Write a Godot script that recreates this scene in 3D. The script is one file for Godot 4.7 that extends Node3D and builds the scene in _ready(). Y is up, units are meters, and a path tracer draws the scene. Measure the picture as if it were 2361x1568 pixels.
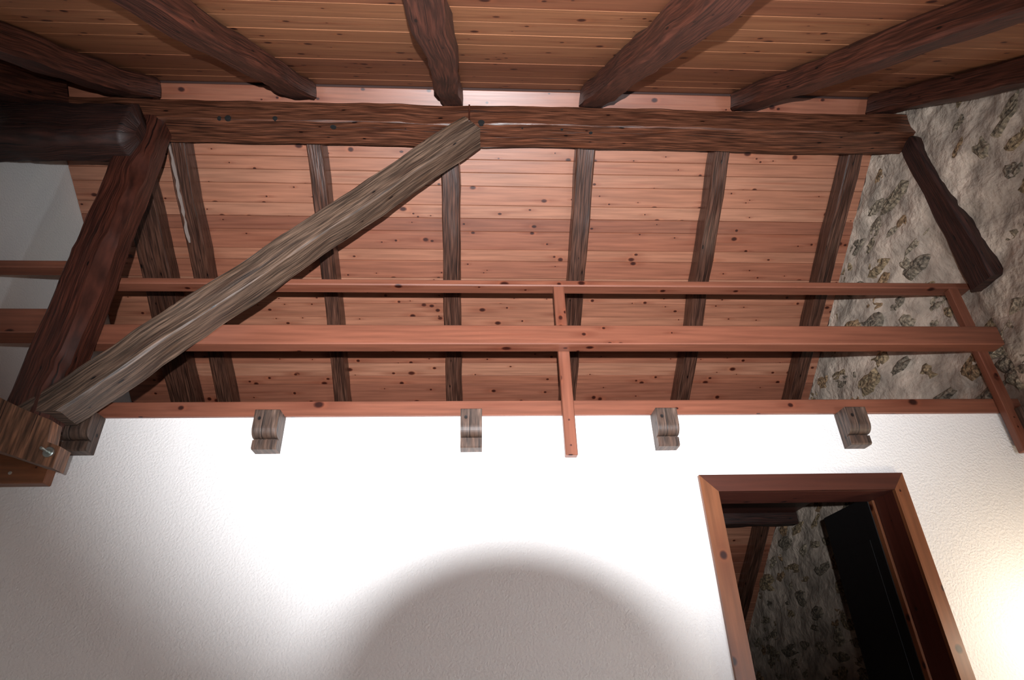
extends Node3D
# Looking up at a white partition wall with a balustrade on top, an open timber roof behind it.
# y up, metres; the white wall's face is z = -0.15, the photographer stands at z = 2.65.

const EYE := Vector3(0.0, 1.28, 2.65)
const RIGHT := Vector3(0.99852745, -0.02612038, 0.04754639)
const UPV := Vector3(-0.00129103, 0.86476033, 0.50218314)
const FWD := Vector3(0.05423345, 0.50150503, -0.8634532)
const WALL := -0.15         # face of the white partition wall
const XL := -2.673          # left gable wall
const XR := 2.70            # right gable wall (rubble stone)
const APEX := Vector2(4.62, 0.10)   # y, z of the ridge
const FAR_A := 0.6192       # slope angles (radians)
const NEAR_B := 0.7607

var rng := RandomNumberGenerator.new()
var fn := FastNoiseLite.new()
var taken := {}
var M := {}

func _ready():
	# ---- camera
	var cam := Camera3D.new()
	cam.name = "camera"
	cam.transform = Transform3D(Basis(RIGHT, UPV, -FWD).orthonormalized(), EYE)
	cam.fov = rad_to_deg(2.0 * atan(784.0 / 1400.0))
	cam.near = 0.02
	cam.far = 60.0
	add_child(cam)
	cam.current = true
	# ---- environment
	var env := Environment.new()
	env.background_mode = Environment.BG_COLOR
	env.background_color = Color(0.02, 0.024, 0.035)
	env.tonemap_mode = Environment.TONE_MAPPER_LINEAR
	env.tonemap_exposure = 1.0
	env.sdfgi_enabled = true
	env.ssao_enabled = true
	env.ssil_enabled = true
	var we := WorldEnvironment.new()
	we.name = "world_environment"
	we.environment = env
	add_child(we)
	# ---- the photographer's flash, above and behind the lens front
	var flash := SpotLight3D.new()
	flash.name = "flash_light"
	flash.position = EYE + UPV * 0.114 - FWD * 0.178
	flash.basis = Basis(RIGHT, UPV, -FWD).orthonormalized()
	flash.rotate_object_local(Vector3.RIGHT, deg_to_rad(6.0))   # the head points a little above the lens axis
	flash.spot_angle = 43.0
	flash.spot_angle_attenuation = 1.0
	flash.spot_range = 14.0
	flash.spot_attenuation = 2.0
	flash.light_color = Color(0.97, 0.98, 1.0)
	flash.light_energy = 33.0
	flash.light_size = 0.011
	flash.shadow_enabled = true
	add_child(flash)

	rng.seed = 77
	fn.seed = 5
	fn.noise_type = FastNoiseLite.TYPE_SIMPLEX_SMOOTH
	fn.frequency = 1.0
	fn.fractal_octaves = 3
	make_materials()
	lamp_sconce(Vector3(2.50, 1.38, 0.30), 2.3)
	standing_lamp(Vector3(1.9, 0.0, 3.1), 9.5)
	build_shell()
	build_roof()
	build_stone_wall()
	build_frame()
	build_balustrade()
	build_corbels()
	build_door()
	build_photo_camera()

# ------------------------------------------------------------------ helpers
func numbered(n: String) -> String:
	if not taken.has(n):
		taken[n] = 0
		return n
	taken[n] += 1
	return "%s_%03d" % [n, taken[n]]

func thing(called: String, label: String, category: String, at := Vector3.ZERO, group := "") -> Node3D:
	var o := Node3D.new()
	o.name = numbered(called)
	o.position = at
	add_child(o)
	metas(o, label, category, group)
	return o

func metas(o: Node, label: String, category: String, group := ""):
	o.set_meta("label", label)
	o.set_meta("category", category)
	if group != "":
		o.set_meta("group", group)

func obj(called: String, st: SurfaceTool, m: Material, parent: Node = null) -> MeshInstance3D:
	st.generate_normals()
	var mi := MeshInstance3D.new()
	mi.mesh = st.commit()
	mi.material_override = m
	mi.cast_shadow = GeometryInstance3D.SHADOW_CASTING_SETTING_ON
	if parent == null:
		mi.name = numbered(called)
		add_child(mi)
	else:
		mi.name = called
		parent.add_child(mi, true)
	return mi

func struct(called: String, st: SurfaceTool, m: Material, label: String, category: String) -> MeshInstance3D:
	var o := obj(called, st, m)
	o.set_meta("kind", "structure")
	metas(o, label, category)
	return o

func tri_st() -> SurfaceTool:
	var st := SurfaceTool.new()
	st.begin(Mesh.PRIMITIVE_TRIANGLES)
	return st

func face(st: SurfaceTool, p: Array, uv: Array, out: Vector3, sg := -1):
	# a convex polygon whose front looks along out
	var n: Vector3 = (p[1] - p[0]).cross(p[2] - p[0])
	var flip := n.dot(out) > 0.0
	for i in range(1, p.size() - 1):
		var idx := [0, i, i + 1]
		if flip:
			idx = [0, i + 1, i]
		for k in idx:
			st.set_smooth_group(sg)
			st.set_uv(uv[k])
			st.add_vertex(p[k])

func add_box(st: SurfaceTool, lo: Vector3, hi: Vector3, bev := 0.0, us := 1.0, v0 := 0.0):
	# box with chamfered edges; uv follows the longest axis
	var c := (lo + hi) * 0.5
	var h := (hi - lo) * 0.5
	var b: float = min(bev, min(h.x, min(h.y, h.z)) * 0.45)
	var ax := h.max_axis_index()
	var fuv := func(q: Vector3, n: Vector3) -> Vector2:
		var o1 := (ax + 1) % 3
		var o2 := (ax + 2) % 3
		if n.abs().max_axis_index() == ax:
			return Vector2(q[o1], q[o2]) * us + Vector2(0, v0)
		var ac: int = o2 if n.abs().max_axis_index() == o1 else o1
		return Vector2(q[ax] * us, q[ac] * us + v0)
	for d in 3:
		for s in [-1.0, 1.0]:
			var n := Vector3.ZERO
			n[d] = s
			var e1 := (d + 1) % 3
			var e2 := (d + 2) % 3
			var pts := []
			var uvs := []
			for k in [[-1, -1], [1, -1], [1, 1], [-1, 1]]:
				var q := c
				q[d] += s * h[d]
				q[e1] += k[0] * (h[e1] - b)
				q[e2] += k[1] * (h[e2] - b)
				pts.append(q)
				uvs.append(fuv.call(q, n))
			face(st, pts, uvs, n)
	if b <= 0.0:
		return
	for d in 3:
		var e1 := (d + 1) % 3
		var e2 := (d + 2) % 3
		for s1 in [-1.0, 1.0]:
			for s2 in [-1.0, 1.0]:
				var n := Vector3.ZERO
				n[e1] = s1
				n[e2] = s2
				var pts := []
				var uvs := []
				for k in [[-1, 0], [1, 0], [1, 1], [-1, 1]]:
					var q := c
					q[d] += k[0] * (h[d] - b)
					q[e1] += s1 * (h[e1] - (b if k[1] == 0 else 0.0))
					q[e2] += s2 * (h[e2] - (0.0 if k[1] == 0 else b))
					pts.append(q)
					uvs.append(fuv.call(q, n))
				face(st, pts, uvs, n)
	for sx in [-1.0, 1.0]:
		for sy in [-1.0, 1.0]:
			for sz in [-1.0, 1.0]:
				var s := Vector3(sx, sy, sz)
				var pts := []
				for d in 3:
					var q := c + s * (h - Vector3(b, b, b))
					q[d] = c[d] + s[d] * h[d]
					pts.append(q)
				face(st, pts, [fuv.call(pts[0], s), fuv.call(pts[1], s), fuv.call(pts[2], s)], s)

func timber(st: SurfaceTool, a: Vector3, b: Vector3, up: Vector3, w: float, h: float, o := {}):
	# hewn timber from a to b: section w (across) by h (along up), worn edges, slightly uneven
	var t := (b - a).normalized()
	var sd := t.cross(up).normalized()
	var un := sd.cross(t).normalized()
	var length := a.distance_to(b)
	var cham: float = o.get("cham", 0.012)
	var amp: float = o.get("amp", 0.006)
	var lowamp: float = o.get("low", 0.006)
	var w1: float = o.get("w1", w)
	var h1: float = o.get("h1", h)
	var sc: Array = o.get("corners", [1.0, 1.0, 1.0, 1.0])
	var voff: float = o.get("v", rng.randf() * 3.0)
	var round_a: float = o.get("round_a", 0.0)
	var round_b: float = o.get("round_b", 0.0)
	var seedv := Vector3(rng.randf() * 40.0, rng.randf() * 40.0, rng.randf() * 40.0)
	var n := int(ceil(length / float(o.get("step", 0.05))))
	var nf := 4
	var shear: float = o.get("shear_a", 0.0)
	var smooth: bool = o.get("smooth", false)
	var rings := []
	for i in n + 1:
		var f := float(i) / n
		var s := f * length
		var ww := lerpf(w, w1, f) * 0.5
		var hh := lerpf(h, h1, f) * 0.5
		var k := 1.0
		if round_a > 0.0 and s < round_a:
			k = sqrt(max(0.0, 1.0 - pow(1.0 - s / round_a, 2.0))) * 0.6 + 0.4
		if round_b > 0.0 and length - s < round_b:
			k = sqrt(max(0.0, 1.0 - pow(1.0 - (length - s) / round_b, 2.0))) * 0.6 + 0.4
		ww *= k
		hh *= k
		var c := a + t * s + sd * (fn.get_noise_2d(s * 0.9 + seedv.x, seedv.y) * lowamp) + un * (fn.get_noise_2d(s * 0.9 + seedv.y, seedv.z) * lowamp)
		var cr := [Vector2(-ww, -hh), Vector2(ww, -hh), Vector2(ww, hh), Vector2(-ww, hh)]
		var ring := []
		for q in 4:
			var c0: float = k * cham * sc[q] * (0.75 + 0.9 * absf(fn.get_noise_2d(s * 2.3 + q * 17.0, seedv.z)))
			var c1: float = k * cham * sc[(q + 1) % 4] * (0.75 + 0.9 * absf(fn.get_noise_2d(s * 2.3 + ((q + 1) % 4) * 17.0, seedv.z)))
			var p0: Vector2 = cr[q]
			var p1: Vector2 = cr[(q + 1) % 4]
			var dirv := (p1 - p0).normalized()
			var nrm := Vector2(dirv.y, -dirv.x)
			var e0 := p0 + dirv * c0
			var e1 := p1 - dirv * c1
			var strip := []
			for k2 in nf + 1:
				var p := e0.lerp(e1, float(k2) / nf)
				var q3 := Vector3(p.x * 7.0, p.y * 7.0, s * 2.6) + seedv
				p += nrm * (fn.get_noise_3d(q3.x, q3.y, q3.z) * amp)
				strip.append(c + sd * p.x + un * p.y + t * (shear * p.x * maxf(0.0, 1.0 - s / 0.3)))
			ring.append(strip)
		rings.append(ring)
	var per := 2.0 * (w + h)
	for i in n:
		var u0 := float(i) / n * length / 1.6
		var u1 := float(i + 1) / n * length / 1.6
		var vv := voff
		for q in 4:
			var fw: float = (w if q % 2 == 0 else h) / 0.8
			var outv: Vector3 = [-un, sd, un, -sd][q]
			for k2 in nf:
				var va := vv + fw * k2 / nf
				var vb := vv + fw * (k2 + 1) / nf
				face(st, [rings[i][q][k2], rings[i + 1][q][k2], rings[i + 1][q][k2 + 1], rings[i][q][k2 + 1]], [Vector2(u0, va), Vector2(u1, va), Vector2(u1, vb), Vector2(u0, vb)], outv, 1 if smooth else q + 1)
			vv += fw
			var nq := (q + 1) % 4
			var ov2: Vector3 = outv + [-un, sd, un, -sd][nq]
			face(st, [rings[i][q][nf], rings[i + 1][q][nf], rings[i + 1][nq][0], rings[i][nq][0]], [Vector2(u0, vv), Vector2(u1, vv), Vector2(u1, vv + 0.02), Vector2(u0, vv + 0.02)], ov2, 1 if smooth else q + 5)
			vv += 0.02
	for e in 2:
		var ring: Array = rings[0] if e == 0 else rings[n]
		var loop := []
		for q in 4:
			for k2 in nf + 1:
				loop.append(ring[q][k2])
		var cc := Vector3.ZERO
		for p in loop:
			cc += p
		cc /= loop.size()
		for k2 in loop.size():
			var p: Vector3 = loop[k2]
			var r: Vector3 = loop[(k2 + 1) % loop.size()]
			if p.distance_to(r) < 1e-5:
				continue
			var uvs := []
			for x in [cc, p, r]:
				uvs.append(Vector2((x - cc).dot(sd), (x - cc).dot(un)) * 0.9 + Vector2(voff, voff))
			face(st, [cc, p, r], uvs, -t if e == 0 else t, 20 + e)

func prism(st: SurfaceTool, poly: PackedVector2Array, origin: Vector3, ex: Vector3, ey: Vector3, depth: Vector3, us := 1.0, v0 := 0.0, smooth_sides := false):
	# polygon in the plane (ex, ey) swept along depth
	var cen := Vector2.ZERO
	for p in poly:
		cen += p
	cen /= poly.size()
	var tris := Geometry2D.triangulate_polygon(poly)
	for s in 2:
		var off := depth * float(s)
		var out := depth if s == 1 else -depth
		for i in range(0, tris.size(), 3):
			var pts := []
			var uvs := []
			for k in 3:
				var p := poly[tris[i + k]]
				pts.append(origin + ex * p.x + ey * p.y + off)
				uvs.append(Vector2(p.y, p.x) * us + Vector2(0, v0))
			face(st, pts, uvs, out, -1)
	var run := 0.0
	var ccw := not Geometry2D.is_polygon_clockwise(poly)
	for i in poly.size():
		var p := poly[i]
		var q := poly[(i + 1) % poly.size()]
		var dv := (q - p).normalized()
		var nr := Vector2(dv.y, -dv.x) * (1.0 if ccw else -1.0)
		var out3 := ex * nr.x + ey * nr.y
		var l := p.distance_to(q)
		face(st, [origin + ex * p.x + ey * p.y, origin + ex * q.x + ey * q.y, origin + ex * q.x + ey * q.y + depth, origin + ex * p.x + ey * p.y + depth],
			[Vector2(run, 0) * us, Vector2(run + l, 0) * us, Vector2(run + l, depth.length()) * us, Vector2(run, depth.length()) * us], out3, 3 if smooth_sides else -1)
		run += l

func lathe(st: SurfaceTool, prof: Array, seg: int, xf: Transform3D, sg := 2):
	# prof: (radius, height) pairs, turned about the local y axis
	for i in prof.size() - 1:
		for k in seg:
			var a0 := TAU * k / seg
			var a1 := TAU * (k + 1) / seg
			var p := []
			for c in [[i, a0], [i + 1, a0], [i + 1, a1], [i, a1]]:
				var r: Vector2 = prof[c[0]]
				p.append(xf * Vector3(cos(c[1]) * r.x, r.y, sin(c[1]) * r.x))
			var am := (a0 + a1) * 0.5
			var dr: Vector2 = prof[i + 1] - prof[i]
			var out := xf.basis * (Vector3(cos(am), 0, sin(am)) * dr.y - Vector3(0, 1, 0) * dr.x)
			var q := []
			for x in p:
				if q.is_empty() or (q[q.size() - 1].distance_to(x) > 1e-6 and q[0].distance_to(x) > 1e-6):
					q.append(x)
			if q.size() < 3:
				continue
			var uv := []
			for x in q.size():
				uv.append(Vector2(x * 0.2, i * 0.1))
			face(st, q, uv, out, sg + i)

# ------------------------------------------------------------------ textures and materials
func noise_img(w: int, h: int, freq: float, oct: int, sd: int, w2: int, h2: int, type := FastNoiseLite.TYPE_SIMPLEX_SMOOTH) -> Image:
	var f := FastNoiseLite.new()
	f.noise_type = type
	f.seed = sd
	f.frequency = freq
	f.fractal_octaves = oct
	f.fractal_gain = 0.55
	var im := f.get_seamless_image(w, h, false, false, 0.15)
	im.convert(Image.FORMAT_RGB8)
	if w2 != w or h2 != h:
		im.resize(w2, h2, Image.INTERPOLATE_CUBIC)
	return im

func blot(im: Image, cx: float, cy: float, rx: float, ry: float, col: Color, strength: float, hard := 1.5):
	var w := im.get_width()
	var h := im.get_height()
	for y in range(int(cy - ry * 1.1) - 1, int(cy + ry * 1.1) + 2):
		for x in range(int(cx - rx * 1.1) - 1, int(cx + rx * 1.1) + 2):
			var d := Vector2((x - cx) / rx, (y - cy) / ry).length()
			if d >= 1.0:
				continue
			var k := clampf((1.0 - d) * hard, 0.0, 1.0) * strength
			var xx := posmod(x, w)
			var yy := posmod(y, h)
			im.set_pixel(xx, yy, im.get_pixel(xx, yy).lerp(col, k))

func tex(im: Image) -> ImageTexture:
	im.generate_mipmaps()
	return ImageTexture.create_from_image(im)

func make_materials():
	# pine boards: 16 board rows, 3 m long
	var im := noise_img(96, 2048, 0.045, 4, 3, 2048, 2048)
	im.adjust_bcs(1.0, 0.13, 1.0)
	im.adjust_bcs(1.72, 1.0, 1.0)
	for row in 16:
		var nk := rng.randi_range(11, 18)
		for k in nk:
			var cx := rng.randf() * 2048.0
			var cy := row * 128.0 + 14.0 + rng.randf() * 100.0
			var r := 3.4 + pow(rng.randf(), 1.7) * 11.0
			# the grain darkens where it flows round the knot
			blot(im, cx, cy, r * rng.randf_range(5.0, 11.0), r * rng.randf_range(1.5, 2.2), Color(0.62, 0.50, 0.46), 0.42, 1.0)
			blot(im, cx + rng.randf_range(-1, 1) * r * 1.4, cy, r * 1.9, r * 1.6, Color(1.0, 0.93, 0.86), 0.55, 1.2)
			blot(im, cx, cy, r * rng.randf_range(1.0, 1.5), r, Color(0.27, 0.155, 0.13), 0.9, 2.0)
		for k in 6:
			var cx := rng.randf() * 2048.0
			var cy := row * 128.0 + rng.randf() * 128.0
			blot(im, cx, cy, rng.randf_range(120, 330), rng.randf_range(4, 12), Color(0.60, 0.44, 0.38), rng.randf_range(0.12, 0.38), 1.0)
	var pine := tex(im)
	var grain := noise_img(64, 1024, 0.09, 3, 9, 1024, 1024)
	var grain_t := tex(grain)
	var tones := [Color(0.65, 0.425, 0.325), Color(0.69, 0.46, 0.355), Color(0.58, 0.36, 0.275), Color(0.63, 0.395, 0.30), Color(0.71, 0.49, 0.385)]
	for i in tones.size():
		M["pine%d" % i] = wood(pine, tones[i], 0.38, grain_t, 0.015)
	var tones2 := [Color(0.62, 0.40, 0.27), Color(0.65, 0.43, 0.29), Color(0.58, 0.36, 0.245), Color(0.62, 0.385, 0.255), Color(0.67, 0.45, 0.31)]
	for i in tones2.size():
		M["pineb%d" % i] = wood(pine, tones2[i], 0.5, grain_t, 0.015)
	M["rail"] = wood(pine, Color(0.54, 0.325, 0.245), 0.42, grain_t, 0.015)
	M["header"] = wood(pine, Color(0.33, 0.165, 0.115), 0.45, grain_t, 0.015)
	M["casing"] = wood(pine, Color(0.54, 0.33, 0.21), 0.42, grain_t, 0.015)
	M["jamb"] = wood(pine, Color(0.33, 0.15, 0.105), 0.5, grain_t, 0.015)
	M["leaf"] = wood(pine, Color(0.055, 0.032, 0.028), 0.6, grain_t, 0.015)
	# old dark timber: streaks, cracks, worm spots
	var dk := noise_img(110, 1024, 0.05, 5, 21, 1024, 1024)
	dk.adjust_bcs(1.0, 0.55, 1.0)
	dk.adjust_bcs(1.40, 1.0, 1.0)
	var hm := noise_img(90, 1024, 0.06, 5, 31, 1024, 1024)
	for k in 60:
		var cx := rng.randf() * 1024.0
		var cy := rng.randf() * 1024.0
		blot(dk, cx, cy, rng.randf_range(40, 200), rng.randf_range(8, 34), Color(0.95, 0.86, 0.76) if k % 3 == 0 else Color(0.36, 0.28, 0.25), rng.randf_range(0.2, 0.5), 1.0)
	for k in 46:
		var cx := rng.randf() * 1024.0
		var cy := rng.randf() * 1024.0
		var rx := rng.randf_range(50, 210)
		blot(dk, cx, cy, rx, rng.randf_range(1.2, 2.4), Color(0.12, 0.08, 0.07), 0.85, 3.0)
		blot(hm, cx, cy, rx, rng.randf_range(1.8, 3.0), Color(0, 0, 0), 0.9, 3.0)
	for k in 26:
		var cx := rng.randf() * 1024.0
		var cy := rng.randf() * 1024.0
		var r := rng.randf_range(4.0, 10.0)
		blot(dk, cx, cy, r * 3.5, r * 1.8, Color(0.4, 0.3, 0.26), 0.5, 1.0)
		blot(dk, cx, cy, r * 1.2, r, Color(0.08, 0.05, 0.05), 0.95, 2.5)
		blot(hm, cx, cy, r * 1.2, r, Color(0, 0, 0), 0.8, 2.0)
	var dark := tex(dk)
	var dark_h := tex(hm)
	M["purlin"] = wood(dark, Color(0.47, 0.285, 0.205), 0.40, dark_h, 0.16)
	M["brace"] = wood(dark, Color(0.47, 0.375, 0.31), 0.52, dark_h, 0.16)
	M["post"] = wood(dark, Color(0.36, 0.185, 0.135), 0.45, dark_h, 0.16)
	M["rafter"] = wood(dark, Color(0.40, 0.265, 0.21), 0.31, dark_h, 0.14)
	M["rafter_near"] = wood(dark, Color(0.38, 0.205, 0.15), 0.5, dark_h, 0.16)
	M["log"] = wood(dark, Color(0.27, 0.14, 0.105), 0.6, dark_h, 0.25)
	M["corbel"] = wood(dark, Color(0.43, 0.34, 0.29), 0.55, dark_h, 0.14)
	M["tie"] = wood(dark, Color(0.60, 0.42, 0.31), 0.55, dark_h, 0.14)
	# plaster with an orange-peel roughcast
	var pl := noise_img(1024, 1024, 0.06, 3, 41, 1024, 1024)
	M["plaster"] = tri(Color(0.93, 0.92, 0.91), 0.9, null, 1.0, tex(pl), 0.25)
	M["plaster_left"] = tri(Color(0.86, 0.85, 0.83), 0.9, null, 1.0, tex(pl), 0.12)
	# lime mortar and rubble
	var mo := noise_img(512, 512, 0.012, 5, 51, 512, 512)
	mo.adjust_bcs(1.0, 0.3, 1.0)
	mo.adjust_bcs(1.6, 1.0, 1.0)
	var moh := noise_img(1024, 1024, 0.02, 5, 52, 1024, 1024)
	M["mortar"] = tri(Color(0.90, 0.82, 0.74), 0.95, tex(mo), 0.7, tex(moh), 1.0)
	var sto := noise_img(512, 512, 0.03, 5, 61, 512, 512)
	sto.adjust_bcs(1.0, 0.8, 1.0)
	sto.adjust_bcs(1.42, 1.0, 1.0)
	var st_t := tex(sto)
	var sc := [Color(0.74, 0.64, 0.50), Color(0.68, 0.61, 0.51), Color(0.74, 0.60, 0.45), Color(0.65, 0.59, 0.51), Color(0.76, 0.69, 0.59)]
	for i in sc.size():
		M["stone%d" % i] = tri(sc[i], 0.9, st_t, 2.2, tex(moh) if i == 0 else M["stone0"].heightmap_texture, 0.55)
	M["floor"] = flat(Color(0.80, 0.80, 0.79), 0.6, 0.0)
	M["steel"] = flat(Color(0.62, 0.64, 0.62), 0.35, 0.85)
	M["flake"] = flat(Color(0.52, 0.46, 0.43), 0.5, 0.0)
	M["hole"] = flat(Color(0.025, 0.016, 0.013), 0.95, 0.0)
	M["black"] = flat(Color(0.03, 0.03, 0.032), 0.5, 0.0)
	M["seam"] = flat(Color(0.20, 0.10, 0.07), 0.8, 0.0)
	M["screw"] = flat(Color(0.72, 0.70, 0.66), 0.4, 0.6)

func wood(t: Texture2D, c: Color, rough: float, ht: Texture2D, hs: float) -> StandardMaterial3D:
	var m := StandardMaterial3D.new()
	m.albedo_color = c
	m.albedo_texture = t
	m.roughness = rough
	m.heightmap_enabled = true
	m.heightmap_texture = ht
	m.heightmap_scale = hs
	return m

func tri(c: Color, rough: float, t: Texture2D, scale: float, ht: Texture2D, hs: float) -> StandardMaterial3D:
	var m := StandardMaterial3D.new()
	m.albedo_color = c
	if t:
		m.albedo_texture = t
	m.roughness = rough
	m.uv1_triplanar = true
	m.uv1_world_triplanar = true
	m.uv1_scale = Vector3(scale, scale, scale)
	m.heightmap_enabled = true
	m.heightmap_texture = ht
	m.heightmap_scale = hs
	return m

func flat(c: Color, rough: float, metal: float) -> StandardMaterial3D:
	var m := StandardMaterial3D.new()
	m.albedo_color = c
	m.roughness = rough
	m.metallic = metal
	return m

func glow(c: Color, e: float) -> StandardMaterial3D:
	var m := flat(c, 0.5, 0.0)
	m.emission_enabled = true
	m.emission = c
	m.emission_energy_multiplier = e
	return m

# ------------------------------------------------------------------ shell
func far_y(z: float) -> float:
	return APEX.x - (APEX.y - z) * tan(FAR_A)

func near_y(z: float) -> float:
	return APEX.x - (z - APEX.y) * tan(NEAR_B)

func build_shell():
	# the white partition, with the door opening
	var dx0 := 1.1041
	var dx1 := 2.0128
	var dy := 2.1041
	var zb := -0.35
	var st := tri_st()
	prism(st, PackedVector2Array([Vector2(XL, 0), Vector2(dx0, 0), Vector2(dx0, dy), Vector2(dx1, dy), Vector2(dx1, 0), Vector2(XR + 0.17, 0), Vector2(XR + 0.17, 2.4761), Vector2(XL, 2.4761)]), Vector3(0, 0, zb), Vector3.RIGHT, Vector3.UP, Vector3(0, 0, WALL - zb))
	struct("wall_front", st, M.plaster, "white roughcast plaster partition wall under the wooden balustrade, with a doorway", "wall")
	st = tri_st()
	prism(st, PackedVector2Array([Vector2(-4.7, 0), Vector2(3.6, 0), Vector2(3.6, near_y(3.6)), Vector2(0.1, 4.64), Vector2(-4.7, far_y(-4.7))]), Vector3(XL, 0, 0), Vector3(0, 0, 1), Vector3.UP, Vector3(-0.2, 0, 0))
	struct("wall_left", st, M.plaster_left, "smooth pale grey plaster gable wall at the left behind the dark post", "wall")
	st = tri_st()
	add_box(st, Vector3(XL - 0.2, 0, 3.6), Vector3(XR + 0.2, near_y(3.6) + 0.12, 3.8))
	struct("wall_back", st, M.plaster_left, "low white plaster knee wall behind the camera", "wall")
	st = tri_st()
	add_box(st, Vector3(XL - 0.2, 0, -4.9), Vector3(XR + 0.2, far_y(-4.7) + 0.12, -4.7))
	struct("wall_rear", st, M.plaster_left, "low plaster knee wall at the far eaves of the back room", "wall")
	st = tri_st()
	add_box(st, Vector3(XL - 0.2, -0.15, -4.9), Vector3(XR + 0.2, 0, 3.8), 0.0, 0.35)
	struct("floor", st, M.floor, "plain pale stone floor of the room below the frame", "floor")
	# loft floor behind the balustrade
	st = tri_st()
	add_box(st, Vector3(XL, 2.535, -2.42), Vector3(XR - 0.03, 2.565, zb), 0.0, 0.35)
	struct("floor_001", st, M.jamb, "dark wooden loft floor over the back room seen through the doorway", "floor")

func plank_mesh(length: float, w: float, row: int) -> ArrayMesh:
	# x along the board, y across, +z is the face; small bevels make the V joints
	var st := tri_st()
	var b := 0.0035
	var th := 0.02
	var prof := [Vector2(0.0006, -th), Vector2(0.0006, -b), Vector2(b, 0), Vector2(w - b, 0), Vector2(w - 0.0006, -b), Vector2(w - 0.0006, -th)]
	var u0 := rng.randf()
	var v0 := (row + 0.06) / 16.0
	var vs := minf(0.88 / 16.0 / 0.145, 0.88 / 16.0 / w)
	for i in prof.size():
		var p: Vector2 = prof[i]
		var q: Vector2 = prof[(i + 1) % prof.size()]
		var dv := q - p
		var out := Vector3(0, -dv.y, dv.x)
		var va := v0 + p.x * vs
		var vb := v0 + q.x * vs
		face(st, [Vector3(0, p.x, p.y), Vector3(length, p.x, p.y), Vector3(length, q.x, q.y), Vector3(0, q.x, q.y)],
			[Vector2(u0, va), Vector2(u0 + length / 3.0, va), Vector2(u0 + length / 3.0, vb), Vector2(u0, vb)], out)
	for e in 2:
		var pts := []
		var uvs := []
		for p in prof:
			pts.append(Vector3(length * e, p.x, p.y))
			uvs.append(Vector2(u0 + p.y, v0 + p.x * vs))
		face(st, pts, uvs, Vector3(1 if e == 1 else -1, 0, 0))
	st.generate_normals()
	return st.commit()

func slope(dirv: Vector3, nrm: Vector3, widths: Array, total: float, mats: String, label: String):
	# backing behind the boards, then every board as a mesh of its own
	var origin := Vector3(XL + 0.004, APEX.x, APEX.y)
	var length := XR - XL - 0.012
	var st := tri_st()
	var d0 := -nrm * 0.0225
	var d1 := -nrm * 0.09
	var o2 := Vector3(XL - 0.2, APEX.x, APEX.y)
	var c := [o2 + d0, o2 + Vector3(length + 0.42, 0, 0) + d0]
	var f4 := [c[0], c[1], c[1] + dirv * total, c[0] + dirv * total]
	var uv := [Vector2(0, 0), Vector2(1, 0), Vector2(1, 1), Vector2(0, 1)]
	face(st, f4, uv, nrm)
	var b4 := []
	for p in f4:
		b4.append(p + d1 - d0)
	face(st, b4, uv, -nrm)
	for i in 4:
		var j := (i + 1) % 4
		face(st, [f4[i], f4[j], b4[j], b4[i]], uv, (f4[i] + f4[j] - f4[0] - f4[2]))
	var s := struct("ceiling", st, M.seam, label, "ceiling")
	var at := 0.012
	var i := 0
	while at < total - 0.05:
		var w: float = widths[i] if i < widths.size() else rng.randf_range(0.085, 0.135)
		if widths.size() == 1:
			w = widths[0]
		w = minf(w, total - at)
		var mi := MeshInstance3D.new()
		mi.mesh = plank_mesh(length, w, rng.randi_range(0, 15))
		mi.material_override = M["%s%d" % [mats, rng.randi_range(0, 4)]]
		mi.name = "plank"
		var basis := Basis(Vector3.RIGHT, dirv, nrm)
		if basis.determinant() < 0.0:
			basis = Basis(Vector3.LEFT, dirv, nrm)
			mi.transform = Transform3D(basis, origin + Vector3(length, 0, 0) + dirv * at + nrm * rng.randf_range(-0.0012, 0.0012))
		else:
			mi.transform = Transform3D(basis, origin + dirv * at + nrm * rng.randf_range(-0.0012, 0.0012))
		s.add_child(mi, true)
		at += w
		i += 1

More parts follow.
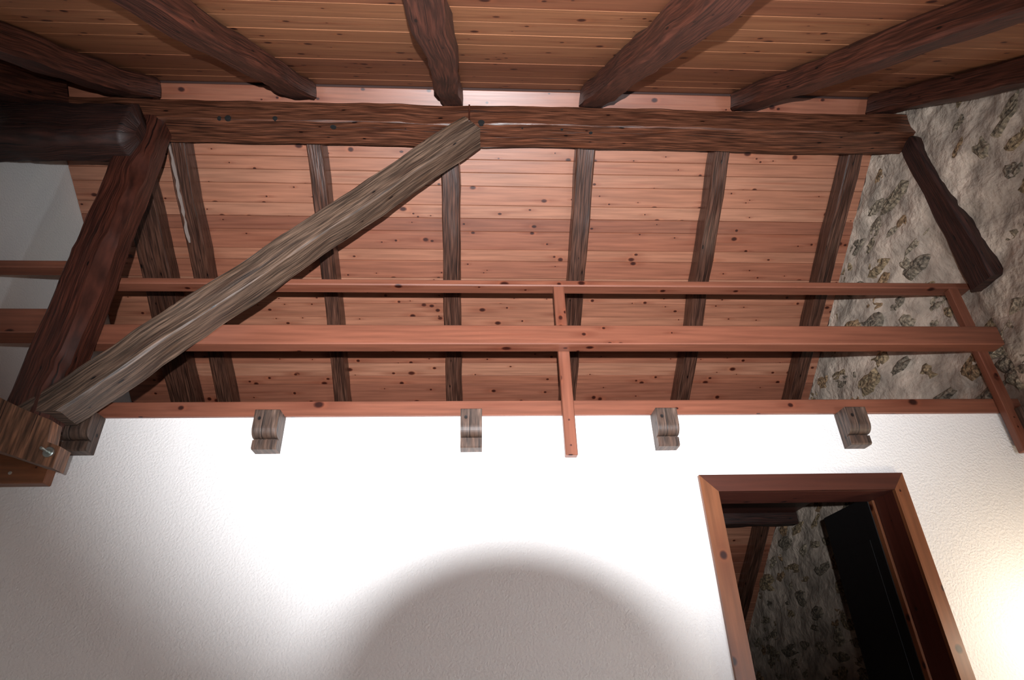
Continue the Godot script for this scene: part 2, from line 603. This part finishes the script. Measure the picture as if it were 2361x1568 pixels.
func build_roof():
	var fd := Vector3(0, -sin(FAR_A), -cos(FAR_A))
	var fnn := Vector3(0, -cos(FAR_A), sin(FAR_A))
	var nd := Vector3(0, -sin(NEAR_B), cos(NEAR_B))
	var nn := Vector3(0, -cos(NEAR_B), -sin(NEAR_B))
	slope(fd, fnn, [0.115, 0.10, 0.115, 0.10, 0.085, 0.089, 0.131, 0.09, 0.092, 0.132, 0.083, 0.131, 0.091, 0.106, 0.106, 0.086, 0.10, 0.10, 0.10, 0.106, 0.075, 0.166, 0.12], 5.85, "pine", "reddish pine board ceiling sloping down behind the balustrade")
	slope(nd, nn, [0.19], 4.83, "pineb", "brown pine board ceiling sloping towards the viewer overhead at the top")
	# rafters of the far slope
	var far := [
		[-2.30, -2.11, 0.13, "dark old rafter beside the left gable, doubled against its neighbour behind the post"],
		[-1.955, -1.845, 0.14, "dark rafter with a pale flaked edge just right of the main post"],
		[-1.088, -0.988, 0.14, "second dark rafter from the main post, crossed by the diagonal brace"],
		[-0.252, -0.131, 0.13, "rough barked rafter below the top end of the diagonal brace"],
		[0.632, 0.752, 0.11, "smooth grey-lit rafter behind the middle baluster post"],
		[1.546, 1.650, 0.14, "dark rafter one bay before the stone gable wall"],
		[2.462, 2.560, 0.12, "last dark rafter running close along the stone gable wall"]]
	for r in far:
		var w: float = r[1] - r[0]
		var st := tri_st()
		var p0: Vector3 = Vector3((r[0] + r[1]) * 0.5, APEX.x, APEX.y) + fnn * (r[2] * 0.5 + 0.004) + fd * (0.16 if r[0] < -0.9 or r[0] > 1.0 else 0.13)
		timber(st, p0, p0 + fd * 5.55, fnn, w, r[2], {"cham": 0.007, "amp": 0.006, "low": 0.012, "step": 0.07})
		var o := obj("rafter", st, M.rafter)
		metas(o, r[3], "rafter", "rafters under the far slope")
		if r[3].contains("flaked"):
			st = tri_st()
			var eo: Vector3 = Vector3(r[0] + 0.010, 0, 0) + Vector3(0, APEX.x, APEX.y) + fnn * (r[2] + 0.0125)
			for k in 22:
				var s0 := 0.24 + k * 0.034
				var a0 := 0.004 + 0.012 * absf(fn.get_noise_1d(k * 0.7)) * 2.0
				var a1 := 0.004 + 0.012 * absf(fn.get_noise_1d((k + 1) * 0.7)) * 2.0
				var c0 := 0.030 - 0.012 * absf(fn.get_noise_1d(k * 0.9 + 50.0)) * 2.0
				var c1 := 0.030 - 0.012 * absf(fn.get_noise_1d((k + 1) * 0.9 + 50.0)) * 2.0
				var w0: Vector3 = eo + fd * s0
				var w1: Vector3 = eo + fd * (s0 + 0.034)
				var q0 := [w0 + Vector3(a0, 0, 0), w0 + Vector3(c0, 0, 0), w1 + Vector3(c1, 0, 0), w1 + Vector3(a1, 0, 0)]
				var uv4 := [Vector2(0, 0), Vector2(0, 0.1), Vector2(0.1, 0.1), Vector2(0.1, 0)]
				face(st, q0, uv4, fnn)
				var sk := -fnn * 0.012
				face(st, [q0[0], q0[3], q0[3] + sk, q0[0] + sk], uv4, Vector3.LEFT)
				face(st, [q0[1], q0[2], q0[2] + sk, q0[1] + sk], uv4, Vector3.RIGHT)
			obj("flaked_edge", st, M.flake, o)
	# rafters of the near slope
	var near := [
		[-2.635, -2.40, 0.20, "black overhead rafter lying against the left gable in the upper left corner"],
		[-2.09, -1.93, 0.12, "thick nearly black overhead rafter at the upper left corner"],
		[-1.145, -1.002, 0.10, "overhead dark rafter second from the left, slanting to the upper left"],
		[-0.225, -0.105, 0.13, "overhead dark rafter in the middle, running nearly straight up"],
		[0.635, 0.775, 0.125, "overhead dark rafter right of the middle one, slanting to the upper right"],
		[1.60, 1.735, 0.11, "overhead dark rafter second from the right with a pale upper edge"],
		[2.49, 2.64, 0.12, "overhead black rafter lying against the stone gable wall"]]
	for r in near:
		var w: float = r[1] - r[0]
		var st := tri_st()
		var p0: Vector3 = Vector3((r[0] + r[1]) * 0.5, APEX.x, APEX.y) + nn * (r[2] * 0.5 + 0.004) + nd * (0.11 if r[2] < 0.19 else 0.24)
		timber(st, p0, p0 + nd * 4.55, nn, w, r[2], {"cham": 0.014, "amp": 0.012, "low": 0.022, "step": 0.07})
		var o := obj("rafter", st, M.rafter_near)
		metas(o, r[3], "rafter", "rafters under the near slope")

# ------------------------------------------------------------------ rubble gable wall
func wall_h(y: float, z: float) -> float:
	var a := fn.get_noise_2d(z * 2.2, y * 4.6 + 30.0) * 0.026
	a -= (0.075 + 0.065 * (1.0 - smoothstep(-0.1, 0.0, z))) * smoothstep(-1.1, -0.3, z) * (1.0 - smoothstep(3.25, 3.85, y))   # the wall leans back below the roof frame
	a += fn.get_noise_2d(z * 6.0 + 9.0, y * 13.0) * 0.014
	return a

func build_stone_wall():
	var st := tri_st()
	var ys := []
	var y := 0.0
	while y <= 4.85:
		ys.append(y)
		y += 0.045
	var zs := []
	var z := -4.7
	while z <= 3.62:
		zs.append(z)
		z += 0.045
	for j in ys.size() - 1:
		for i in zs.size() - 1:
			var p := []
			var uv := []
			for c in [[i, j], [i + 1, j], [i + 1, j + 1], [i, j + 1]]:
				var zz: float = zs[c[0]]
				var yy: float = ys[c[1]]
				p.append(Vector3(XR - wall_h(yy, zz), yy, zz))
				uv.append(Vector2(zz, yy))
			if minf(p[0].y, p[1].y) > minf(far_y(zs[i + 1]), near_y(zs[i])) + 0.1:
				continue
			face(st, p, uv, Vector3.LEFT, 1)
	prism(st, PackedVector2Array([Vector2(-4.7, 0), Vector2(3.6, 0), Vector2(3.6, near_y(3.6)), Vector2(0.1, 4.64), Vector2(-4.7, far_y(-4.7))]), Vector3(XR + 0.19, 0, 0), Vector3(0, 0, 1), Vector3.UP, Vector3(0.2, 0, 0))
	var wall := struct("wall_right", st, M.mortar, "rubble stone gable wall with pale lime mortar at the right", "wall")
	# stones that show through the mortar
	var kinds := []
	for k in 14:
		kinds.append(stone_mesh())
	var rows := []
	var yy := 0.75
	var count := 0
	while yy < 4.55:
		var zz := -3.9 + rng.randf() * 0.2
		while zz < 1.9:
			var l := rng.randf_range(0.12, 0.33)
			var h := rng.randf_range(0.06, 0.14)
			var py := yy + rng.randf_range(-0.035, 0.035)
			var seen := py < minf(far_y(zz), near_y(zz)) - 0.03
			if zz > -0.1 and zz < 0.30 and py > 3.0:
				seen = false
			if zz > -0.3 and zz < 0.2 and py < 2.6:
				seen = false
			# what the camera can see of this wall: above the partition, or through the doorway
			if zz > -0.3:
				seen = seen and py > 2.15 + zz * 0.35 and zz < 1.5
			elif py < 2.55:
				var d := Vector3(XR, py, zz) - EYE
				var hit := EYE + d * (EYE.z / (EYE.z - zz))
				seen = seen and hit.x > 0.95 and hit.x < 1.95 and hit.y < 2.15
			if seen and rng.randf() < 0.84 and count < 290:
				var mi := MeshInstance3D.new()
				mi.mesh = kinds[rng.randi_range(0, 13)]
				mi.material_override = M["stone%d" % rng.randi_range(0, 4)]
				var tilt := rng.randf_range(-0.25, 0.25)
				var b := Basis(Vector3.RIGHT, tilt) * Basis(Vector3(0, 0, 1) * l * 0.5, Vector3.UP * h * 0.5, Vector3.LEFT * 0.022)
				mi.transform = Transform3D(b, Vector3(XR - wall_h(py, zz) + rng.randf_range(-0.002, 0.010), py, zz))
				mi.name = "stone"
				wall.add_child(mi, true)
				count += 1
			zz += l * 0.62 + rng.randf_range(0.07, 0.17)
		yy += rng.randf_range(0.10, 0.135)

func stone_mesh() -> ArrayMesh:
	# unit stone: x length, y height, z bulge
	var st := tri_st()
	var seg := 12
	var rad := []
	for k in seg:
		rad.append(rng.randf_range(0.72, 1.12))
	var ph := rng.randf() * 20.0
	var pt := func(ring: int, k: int) -> Vector3:
		var f: float = [0.0, 0.5, 0.85, 1.15][ring]
		var a := TAU * k / seg
		var sq := 1.0 / pow(pow(absf(cos(a)), 4.0) + pow(absf(sin(a)), 4.0), 0.25)
		var r: float = f * rad[k % seg] * lerpf(1.0, sq, 0.7)
		var hh: float = [0.36, 0.34, 0.14, -0.8][ring]
		hh += fn.get_noise_2d(cos(a) * f * 1.6 + ph, sin(a) * f * 1.6) * 0.6
		return Vector3(cos(a) * r, sin(a) * r, hh)
	for k in seg:
		var c: Vector3 = pt.call(0, 0)
		var a0: Vector3 = pt.call(1, k)
		var a1: Vector3 = pt.call(1, (k + 1) % seg)
		var b0: Vector3 = pt.call(2, k)
		var b1: Vector3 = pt.call(2, (k + 1) % seg)
		var uv := [Vector2.ZERO, Vector2.ZERO, Vector2.ZERO, Vector2.ZERO]
		face(st, [c, a0, a1], uv, Vector3(0, 0, 1))
		var d0: Vector3 = pt.call(3, k)
		var d1: Vector3 = pt.call(3, (k + 1) % seg)
		face(st, [a0, b0, b1, a1], uv, Vector3(0, 0, 1))
		face(st, [b0, d0, d1, b1], uv, Vector3(0, 0, 1))
	st.generate_normals()
	return st.commit()

# ------------------------------------------------------------------ the timber frame
func build_frame():
	# ridge purlin
	var st := tri_st()
	timber(st, Vector3(-2.66, 4.305, 0.07), Vector3(2.715, 4.305, 0.07), Vector3.UP, 0.18, 0.168, {"cham": 0.005, "amp": 0.009, "low": 0.014, "v": 0.3, "step": 0.04})
	var pur := thing("purlin", "long old squared ridge purlin spanning from the dark post to the stone wall", "beam", Vector3.ZERO)
	obj("beam", st, M.purlin, pur)
	for q in [[-1.47, 0.2, 0.018], [-1.20, 0.3, 0.014], [-0.87, -0.1, 0.019], [-0.44, -0.1, 0.019], [0.012, 0.3, 0.020], [0.68, -0.09, 0.013], [0.50, -0.14, 0.009], [0.26, -0.15, 0.010], [1.90, -0.1, 0.013], [-1.52, -0.2, 0.011]]:
		# peg holes: dark plugs, either low on the front or on the underside
		st = tri_st()
		var xf: Transform3D
		if q[1] > 0.0:
			xf = Transform3D(Basis(Vector3.RIGHT, PI / 2), Vector3(q[0], 4.221 + q[1] * 0.05, 0.1535))
		else:
			xf = Transform3D(Basis(Vector3.RIGHT, PI), Vector3(q[0], 4.2275, 0.07 - q[1] * 0.4))
		lathe(st, [Vector2(0, 0.009), Vector2(q[2] * 0.8, 0.008), Vector2(q[2], 0.004), Vector2(q[2], -0.01)], 10, xf)
		obj("peg_hole", st, M.hole, pur)
	st = tri_st()
	add_box(st, Vector3(-0.066, 4.236, 0.150), Vector3(-0.056, 4.384, 0.1655), 0.002)
	obj("scarf_joint", st, M.post, pur)
	# main post
	st = tri_st()
	timber(st, Vector3(-1.94, 2.33, 0.09), Vector3(-1.935, 4.23, 0.085), Vector3(0, 0, 1), 0.19, 0.16, {"cham": 0.014, "corners": [1, 1, 3.4, 1.2], "amp": 0.009, "low": 0.012, "v": 1.1})
	metas(obj("timber_post", st, M.post), "thick dark reddish post standing at the left under the purlin", "post")
	# diagonal brace, 45 degrees
	var d := Vector3(1, 1, 0).normalized()
	var n := Vector3(1, -1, 0).normalized()
	var a := Vector3(-1.80, 2.37, 0.08) - n * 0.073
	st = tri_st()
	timber(st, a - d * 0.07, a + d * 2.56, Vector3(0, 0, 1), 0.146, 0.16, {"cham": 0.008, "amp": 0.011, "low": 0.012, "v": 2.2, "step": 0.035, "shear_a": 1.0})
	metas(obj("brace", st, M.brace), "weathered grey-brown diagonal brace rising from the post foot to the purlin", "beam")
	# log left of the post
	st = tri_st()
	timber(st, Vector3(-2.66, 4.055, 0.19), Vector3(-1.89, 4.04, 0.20), Vector3.UP, 0.20, 0.36, {"cham": 0.045, "amp": 0.02, "low": 0.01, "round_b": 0.03, "h1": 0.30, "step": 0.03, "smooth": true})
	metas(obj("log_beam", st, M.log), "fat rounded dark log ending against the left of the post top", "beam")
	# tie timber in front of the post foot
	st = tri_st()
	var poly := PackedVector2Array([Vector2(-2.66, 2.6602), Vector2(-2.3328, 2.5485), Vector2(-2.0363, 2.4221), Vector2(-1.9343, 2.3735), Vector2(-1.8419, 2.3366), Vector2(-1.79, 2.316), Vector2(-1.775, 2.222), Vector2(-1.7156, 2.2), Vector2(-1.7156, 2.1091), Vector2(-1.7982, 2.1334), Vector2(-1.944, 2.182), Vector2(-2.2356, 2.2617), Vector2(-2.66, 2.3298)])
	prism(st, poly, Vector3(0, 0, 0.115), Vector3.RIGHT, Vector3.UP, Vector3(0, 0, 0.075), 0.8)
	var tie := thing("tie_beam", "light brown bolted timber end in front of the post foot at the left edge", "beam")
	obj("beam", st, M.tie, tie)
	st = tri_st()
	lathe(st, [Vector2(0, 0.006), Vector2(0.019, 0.006), Vector2(0.022, 0.003), Vector2(0.022, -0.003)], 20, Transform3D(Basis(Vector3.RIGHT, PI / 2), Vector3(-1.752, 2.176, 0.192)))
	obj("washer", st, M.steel, tie)
	st = tri_st()
	lathe(st, [Vector2(0, 0.052), Vector2(0.005, 0.052), Vector2(0.006, 0.050), Vector2(0.006, 0.018), Vector2(0.011, 0.018), Vector2(0.011, 0.004)], 12, Transform3D(Basis(Vector3.RIGHT, PI / 2), Vector3(-1.752, 2.176, 0.192)))
	obj("bolt", st, M.steel, tie)
	# ledger under the tie timber
	st = tri_st()
	add_box(st, Vector3(-2.66, 2.1358, WALL + 0.001), Vector3(-1.9283, 2.33, -0.0919), 0.004, 0.33, 0.1)
	var led := thing("ledger", "short wooden ledger with a pale screw under the bolted timber end", "ledger")
	obj("board", st, M.casing, led)
	st = tri_st()
	lathe(st, [Vector2(0, 0.003), Vector2(0.007, 0.002), Vector2(0.009, -0.004)], 12, Transform3D(Basis(Vector3.RIGHT, PI / 2), Vector3(-2.0868, 2.1834, -0.0903)))
	obj("screw", st, M.screw, led)
	# upright timber set into the rubble wall
	st = tri_st()
	timber(st, Vector3(2.765, 3.13, 0.085), Vector3(2.70, 4.205, 0.125), Vector3(0, 0, 1), 0.09, 0.17, {"cham": 0.012, "amp": 0.012, "low": 0.015, "h1": 0.115, "round_b": 0.02})
	metas(obj("wall_timber", st, M.log), "short dark upright timber set in the rubble wall below the purlin end", "beam")
	# edge beam of the loft floor, in the back room
	st = tri_st()
	timber(st, Vector3(0.2, 2.515, -2.48), Vector3(2.69, 2.515, -2.48), Vector3.UP, 0.12, 0.14, {"cham": 0.01, "amp": 0.01})
	metas(obj("floor_beam", st, M.log), "dark beam under the loft floor seen through the top of the doorway", "beam")

# ------------------------------------------------------------------ balustrade
func build_balustrade():
	var b := thing("balustrade", "long reddish pine balustrade on the white wall right of the post", "balustrade")
	var st := tri_st()
	add_box(st, Vector3(-1.96, 3.2157, -0.1658), Vector3(2.825, 3.2537, -0.0845), 0.006, 0.33, 0.05)
	obj("handrail", st, M.rail, b)
	st = tri_st()
	add_box(st, Vector3(-1.96, 2.7973, -0.084), Vector3(2.772, 2.9093, 0.0), 0.005, 0.33, 0.13)
	obj("middle_rail", st, M.rail, b)
	for x in [0.41, 2.6838]:
		st = tri_st()
		add_box(st, Vector3(x, 2.2415, -0.1273), Vector3(x + 0.059, 3.2146, -0.085), 0.004, 0.33, 0.31 + x * 0.03)
		var p := obj("post", st, M.rail, b)
		for yy in [2.42, 2.29]:
			st = tri_st()
			lathe(st, [Vector2(0, 0.002), Vector2(0.005, 0.0015), Vector2(0.006, -0.003)], 10, Transform3D(Basis(Vector3.RIGHT, PI / 2), Vector3(x + 0.028, yy, -0.085)))
			obj("screw", st, M.jamb, p)
	st = tri_st()
	add_box(st, Vector3(-1.96, 2.4655, WALL + 0.001), Vector3(2.825, 2.5437, WALL + 0.021), 0.003, 0.33, 0.44)
	var f := obj("fascia_board", st, M.rail)
	metas(f, "flat pine board along the top edge of the white wall behind the corbels", "board")
	# the stretch left of the post, a hand nearer
	b = thing("balustrade", "short piece of balustrade left of the post against the pale gable wall", "balustrade")
	st = tri_st()
	add_box(st, Vector3(XL + 0.005, 3.198, 0.0), Vector3(-2.036, 3.243, 0.075), 0.006, 0.33, 0.2)
	obj("handrail", st, M.rail, b)
	st = tri_st()
	add_box(st, Vector3(XL + 0.005, 2.80, -0.01), Vector3(-2.036, 2.935, 0.10), 0.005, 0.33, 0.27)
	obj("middle_rail", st, M.rail, b)

func build_corbels():
	# side profile (z, y), carved: straight nose, rounded belly, notch, small foot
	var prof := PackedVector2Array([Vector2(0.0005, 2.464), Vector2(0.104, 2.464), Vector2(0.106, 2.461), Vector2(0.106, 2.378)])
	for k in range(1, 11):
		var a := PI * 0.56 * k / 10.0
		prof.append(Vector2(0.064 + 0.042 * cos(a), 2.378 - 0.044 * sin(a)))
	prof.append_array(PackedVector2Array([Vector2(0.052, 2.330), Vector2(0.052, 2.326), Vector2(0.070, 2.326), Vector2(0.070, 2.288), Vector2(0.062, 2.282), Vector2(0.0005, 2.282)]))
	var xs := [-1.9124, -1.0524, -0.0877, 0.8611, 1.8152, 2.7313]
	var ws := [0.1247, 0.1141, 0.1025, 0.1035, 0.1035, 0.1035]
	var lb := ["carved corbel at the post foot, beside the bolted timber end", "carved wooden corbel on the white wall, next right of the post foot",
		"greyish carved corbel on the white wall, next left of the middle baluster post", "carved corbel on the white wall, next right of the middle baluster post",
		"carved corbel on the white wall above the doorway", "carved corbel behind the right end baluster post, mostly hidden at the frame edge"]
	for i in xs.size():
		var st := tri_st()
		prism(st, prof, Vector3(xs[i], 0, WALL), Vector3(0, 0, 1), Vector3.UP, Vector3(ws[i], 0, 0), 0.9, 0.2 * i)
		metas(obj("corbel", st, M.corbel), lb[i], "corbel", "corbels under the balustrade")

# ------------------------------------------------------------------ doorway
func build_door():
	var door := Node3D.new()
	door.name = numbered("door_1")
	door.set_meta("kind", "structure")
	metas(door, "doorway with a brown wooden casing and dark door leaf opened inward", "door")
	add_child(door)
	var x0 := 1.046
	var x1 := 2.0509
	var yt := 2.1517
	var cw := 0.0803
	var zf := 0.022
	# casings with mitred corners
	var st := tri_st()
	prism(st, PackedVector2Array([Vector2(x0, 0), Vector2(x0 + cw, 0), Vector2(x0 + cw, yt - cw), Vector2(x0, yt)]), Vector3(0, 0, WALL + 0.0005), Vector3.RIGHT, Vector3.UP, Vector3(0, 0, zf), 0.33, 0.06)
	obj("casing", st, M.casing, door)
	st = tri_st()
	prism(st, PackedVector2Array([Vector2(x1 - cw * 0.8, 0), Vector2(x1, 0), Vector2(x1, yt), Vector2(x1 - cw * 0.8, yt - cw)]), Vector3(0, 0, WALL + 0.0005), Vector3.RIGHT, Vector3.UP, Vector3(0, 0, zf), 0.33, 0.19)
	obj("casing", st, M.casing, door)
	st = tri_st()
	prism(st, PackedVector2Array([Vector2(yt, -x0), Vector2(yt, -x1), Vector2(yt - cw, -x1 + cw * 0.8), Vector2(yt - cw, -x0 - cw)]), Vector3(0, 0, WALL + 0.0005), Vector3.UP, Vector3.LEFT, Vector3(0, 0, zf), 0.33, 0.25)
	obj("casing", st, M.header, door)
	# jambs, lining the wall thickness
	var jl := 1.1046
	var jr := 2.0123
	var jt := 2.1036
	st = tri_st()
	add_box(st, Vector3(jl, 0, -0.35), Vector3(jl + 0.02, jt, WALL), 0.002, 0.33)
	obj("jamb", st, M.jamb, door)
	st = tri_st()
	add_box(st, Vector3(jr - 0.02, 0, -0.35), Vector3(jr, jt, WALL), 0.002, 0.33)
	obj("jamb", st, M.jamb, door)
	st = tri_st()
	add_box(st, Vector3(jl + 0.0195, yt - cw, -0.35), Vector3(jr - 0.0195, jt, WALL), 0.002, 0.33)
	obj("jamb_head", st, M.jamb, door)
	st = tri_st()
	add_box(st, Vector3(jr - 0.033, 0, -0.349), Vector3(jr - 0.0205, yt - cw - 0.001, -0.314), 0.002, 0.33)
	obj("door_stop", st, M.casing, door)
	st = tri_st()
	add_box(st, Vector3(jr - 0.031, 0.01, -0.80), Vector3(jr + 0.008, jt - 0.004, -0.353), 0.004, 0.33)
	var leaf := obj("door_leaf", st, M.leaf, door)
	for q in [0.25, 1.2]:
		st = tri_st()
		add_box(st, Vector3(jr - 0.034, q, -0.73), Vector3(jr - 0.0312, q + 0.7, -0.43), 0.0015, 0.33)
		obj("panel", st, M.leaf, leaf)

# ------------------------------------------------------------------ lamps
func lamp_sconce(at: Vector3, e: float):
	var s := thing("wall_lamp", "small wall lamp on the stone wall just outside the lower right of the frame", "lamp", at)
	var st := tri_st()
	add_box(st, Vector3(0.235, -0.06, -0.05), Vector3(0.27, 0.06, 0.05), 0.006)
	add_box(st, Vector3(0.0, -0.075, -0.012), Vector3(0.24, -0.055, 0.012), 0.003)
	obj("bracket", st, M.steel, s)
	st = tri_st()
	lathe(st, [Vector2(0, -0.055), Vector2(0.028, -0.045), Vector2(0.042, 0.0), Vector2(0.034, 0.035), Vector2(0.0, 0.05)], 20, Transform3D.IDENTITY)
	obj("bulb", st, glow(Color(1.0, 0.82, 0.55), 2.0), s)
	var l := OmniLight3D.new()
	l.name = "lamp_light"
	l.light_color = Color(1.0, 0.93, 0.82)
	l.light_energy = e * 0.16
	l.light_size = 0.04
	l.omni_range = 12.0
	l.omni_attenuation = 2.0
	l.shadow_enabled = true
	s.add_child(l)

func standing_lamp(at: Vector3, e: float):
	var s := thing("floor_lamp", "plain floor lamp standing behind the camera by the right wall", "lamp", at)
	var st := tri_st()
	lathe(st, [Vector2(0, 0.0), Vector2(0.13, 0.0), Vector2(0.13, 0.012), Vector2(0.02, 0.03), Vector2(0.011, 0.04), Vector2(0.011, 1.02), Vector2(0, 1.03)], 20, Transform3D.IDENTITY)
	obj("stand", st, M.black, s)
	st = tri_st()
	lathe(st, [Vector2(0, 1.03), Vector2(0.05, 1.05), Vector2(0.065, 1.12), Vector2(0.05, 1.19), Vector2(0, 1.21)], 20, Transform3D.IDENTITY)
	obj("bulb", st, glow(Color(1.0, 0.86, 0.66), 2.0), s)
	var l := OmniLight3D.new()
	l.name = "lamp_light"
	l.position = Vector3(0, 1.12, 0)
	l.light_color = Color(0.90, 0.95, 1.0)
	l.light_energy = e * 0.2
	l.light_size = 0.06
	l.omni_range = 12.0
	l.omni_attenuation = 2.0
	l.shadow_enabled = true
	s.add_child(l)

# ------------------------------------------------------------------ the photographer's camera on its tripod
func build_photo_camera():
	var s := thing("photo_camera", "black camera with raised flash on a tripod at the viewpoint, outside the frame", "camera", EYE)
	s.basis = Basis(RIGHT, UPV, -FWD).orthonormalized()
	var st := tri_st()
	var xf := Transform3D(Basis(Vector3.RIGHT, PI / 2), Vector3(0, 0, 0))
	# hooded lens: its front rim lies in the plane of the viewpoint
	lathe(st, [Vector2(0, 0.03), Vector2(0.046, 0.03), Vector2(0.052, 0.002), Vector2(0.0548, 0.002), Vector2(0.0548, 0.05), Vector2(0.045, 0.08), Vector2(0.045, 0.16)], 40, xf)
	obj("lens", st, M.black, s)
	st = tri_st()
	add_box(st, Vector3(-0.075, -0.055, 0.16), Vector3(0.075, 0.05, 0.23), 0.012)
	obj("body", st, M.black, s)
	st = tri_st()
	add_box(st, Vector3(-0.03, 0.045, 0.20), Vector3(0.03, 0.145, 0.225), 0.005)
	obj("flash_head", st, M.black, s)
	st = tri_st()
	add_box(st, Vector3(-0.02, 0.122, 0.19), Vector3(0.02, 0.138, 0.1995), 0.002)
	obj("flash_window", st, glow(Color(1, 0.98, 0.97), 1.0), s)
	st = tri_st()
	# tripod: in the camera's own axes, down is -UPV turned back to the world
	var inv := s.basis.inverse()
	var top := Vector3(0, -0.055, 0.19)
	for k in 3:
		var a := TAU * k / 3.0 + 0.5
		var foot := inv * (Vector3(cos(a) * 0.42, 0.004, sin(a) * 0.42 + 0.25) + Vector3(0, -EYE.y, 0))
		timber(st, top, foot, Vector3(0.3, 0.2, 1).normalized(), 0.022, 0.022, {"amp": 0.0, "low": 0.0, "cham": 0.006, "step": 0.3})
	obj("tripod", st, M.black, s)
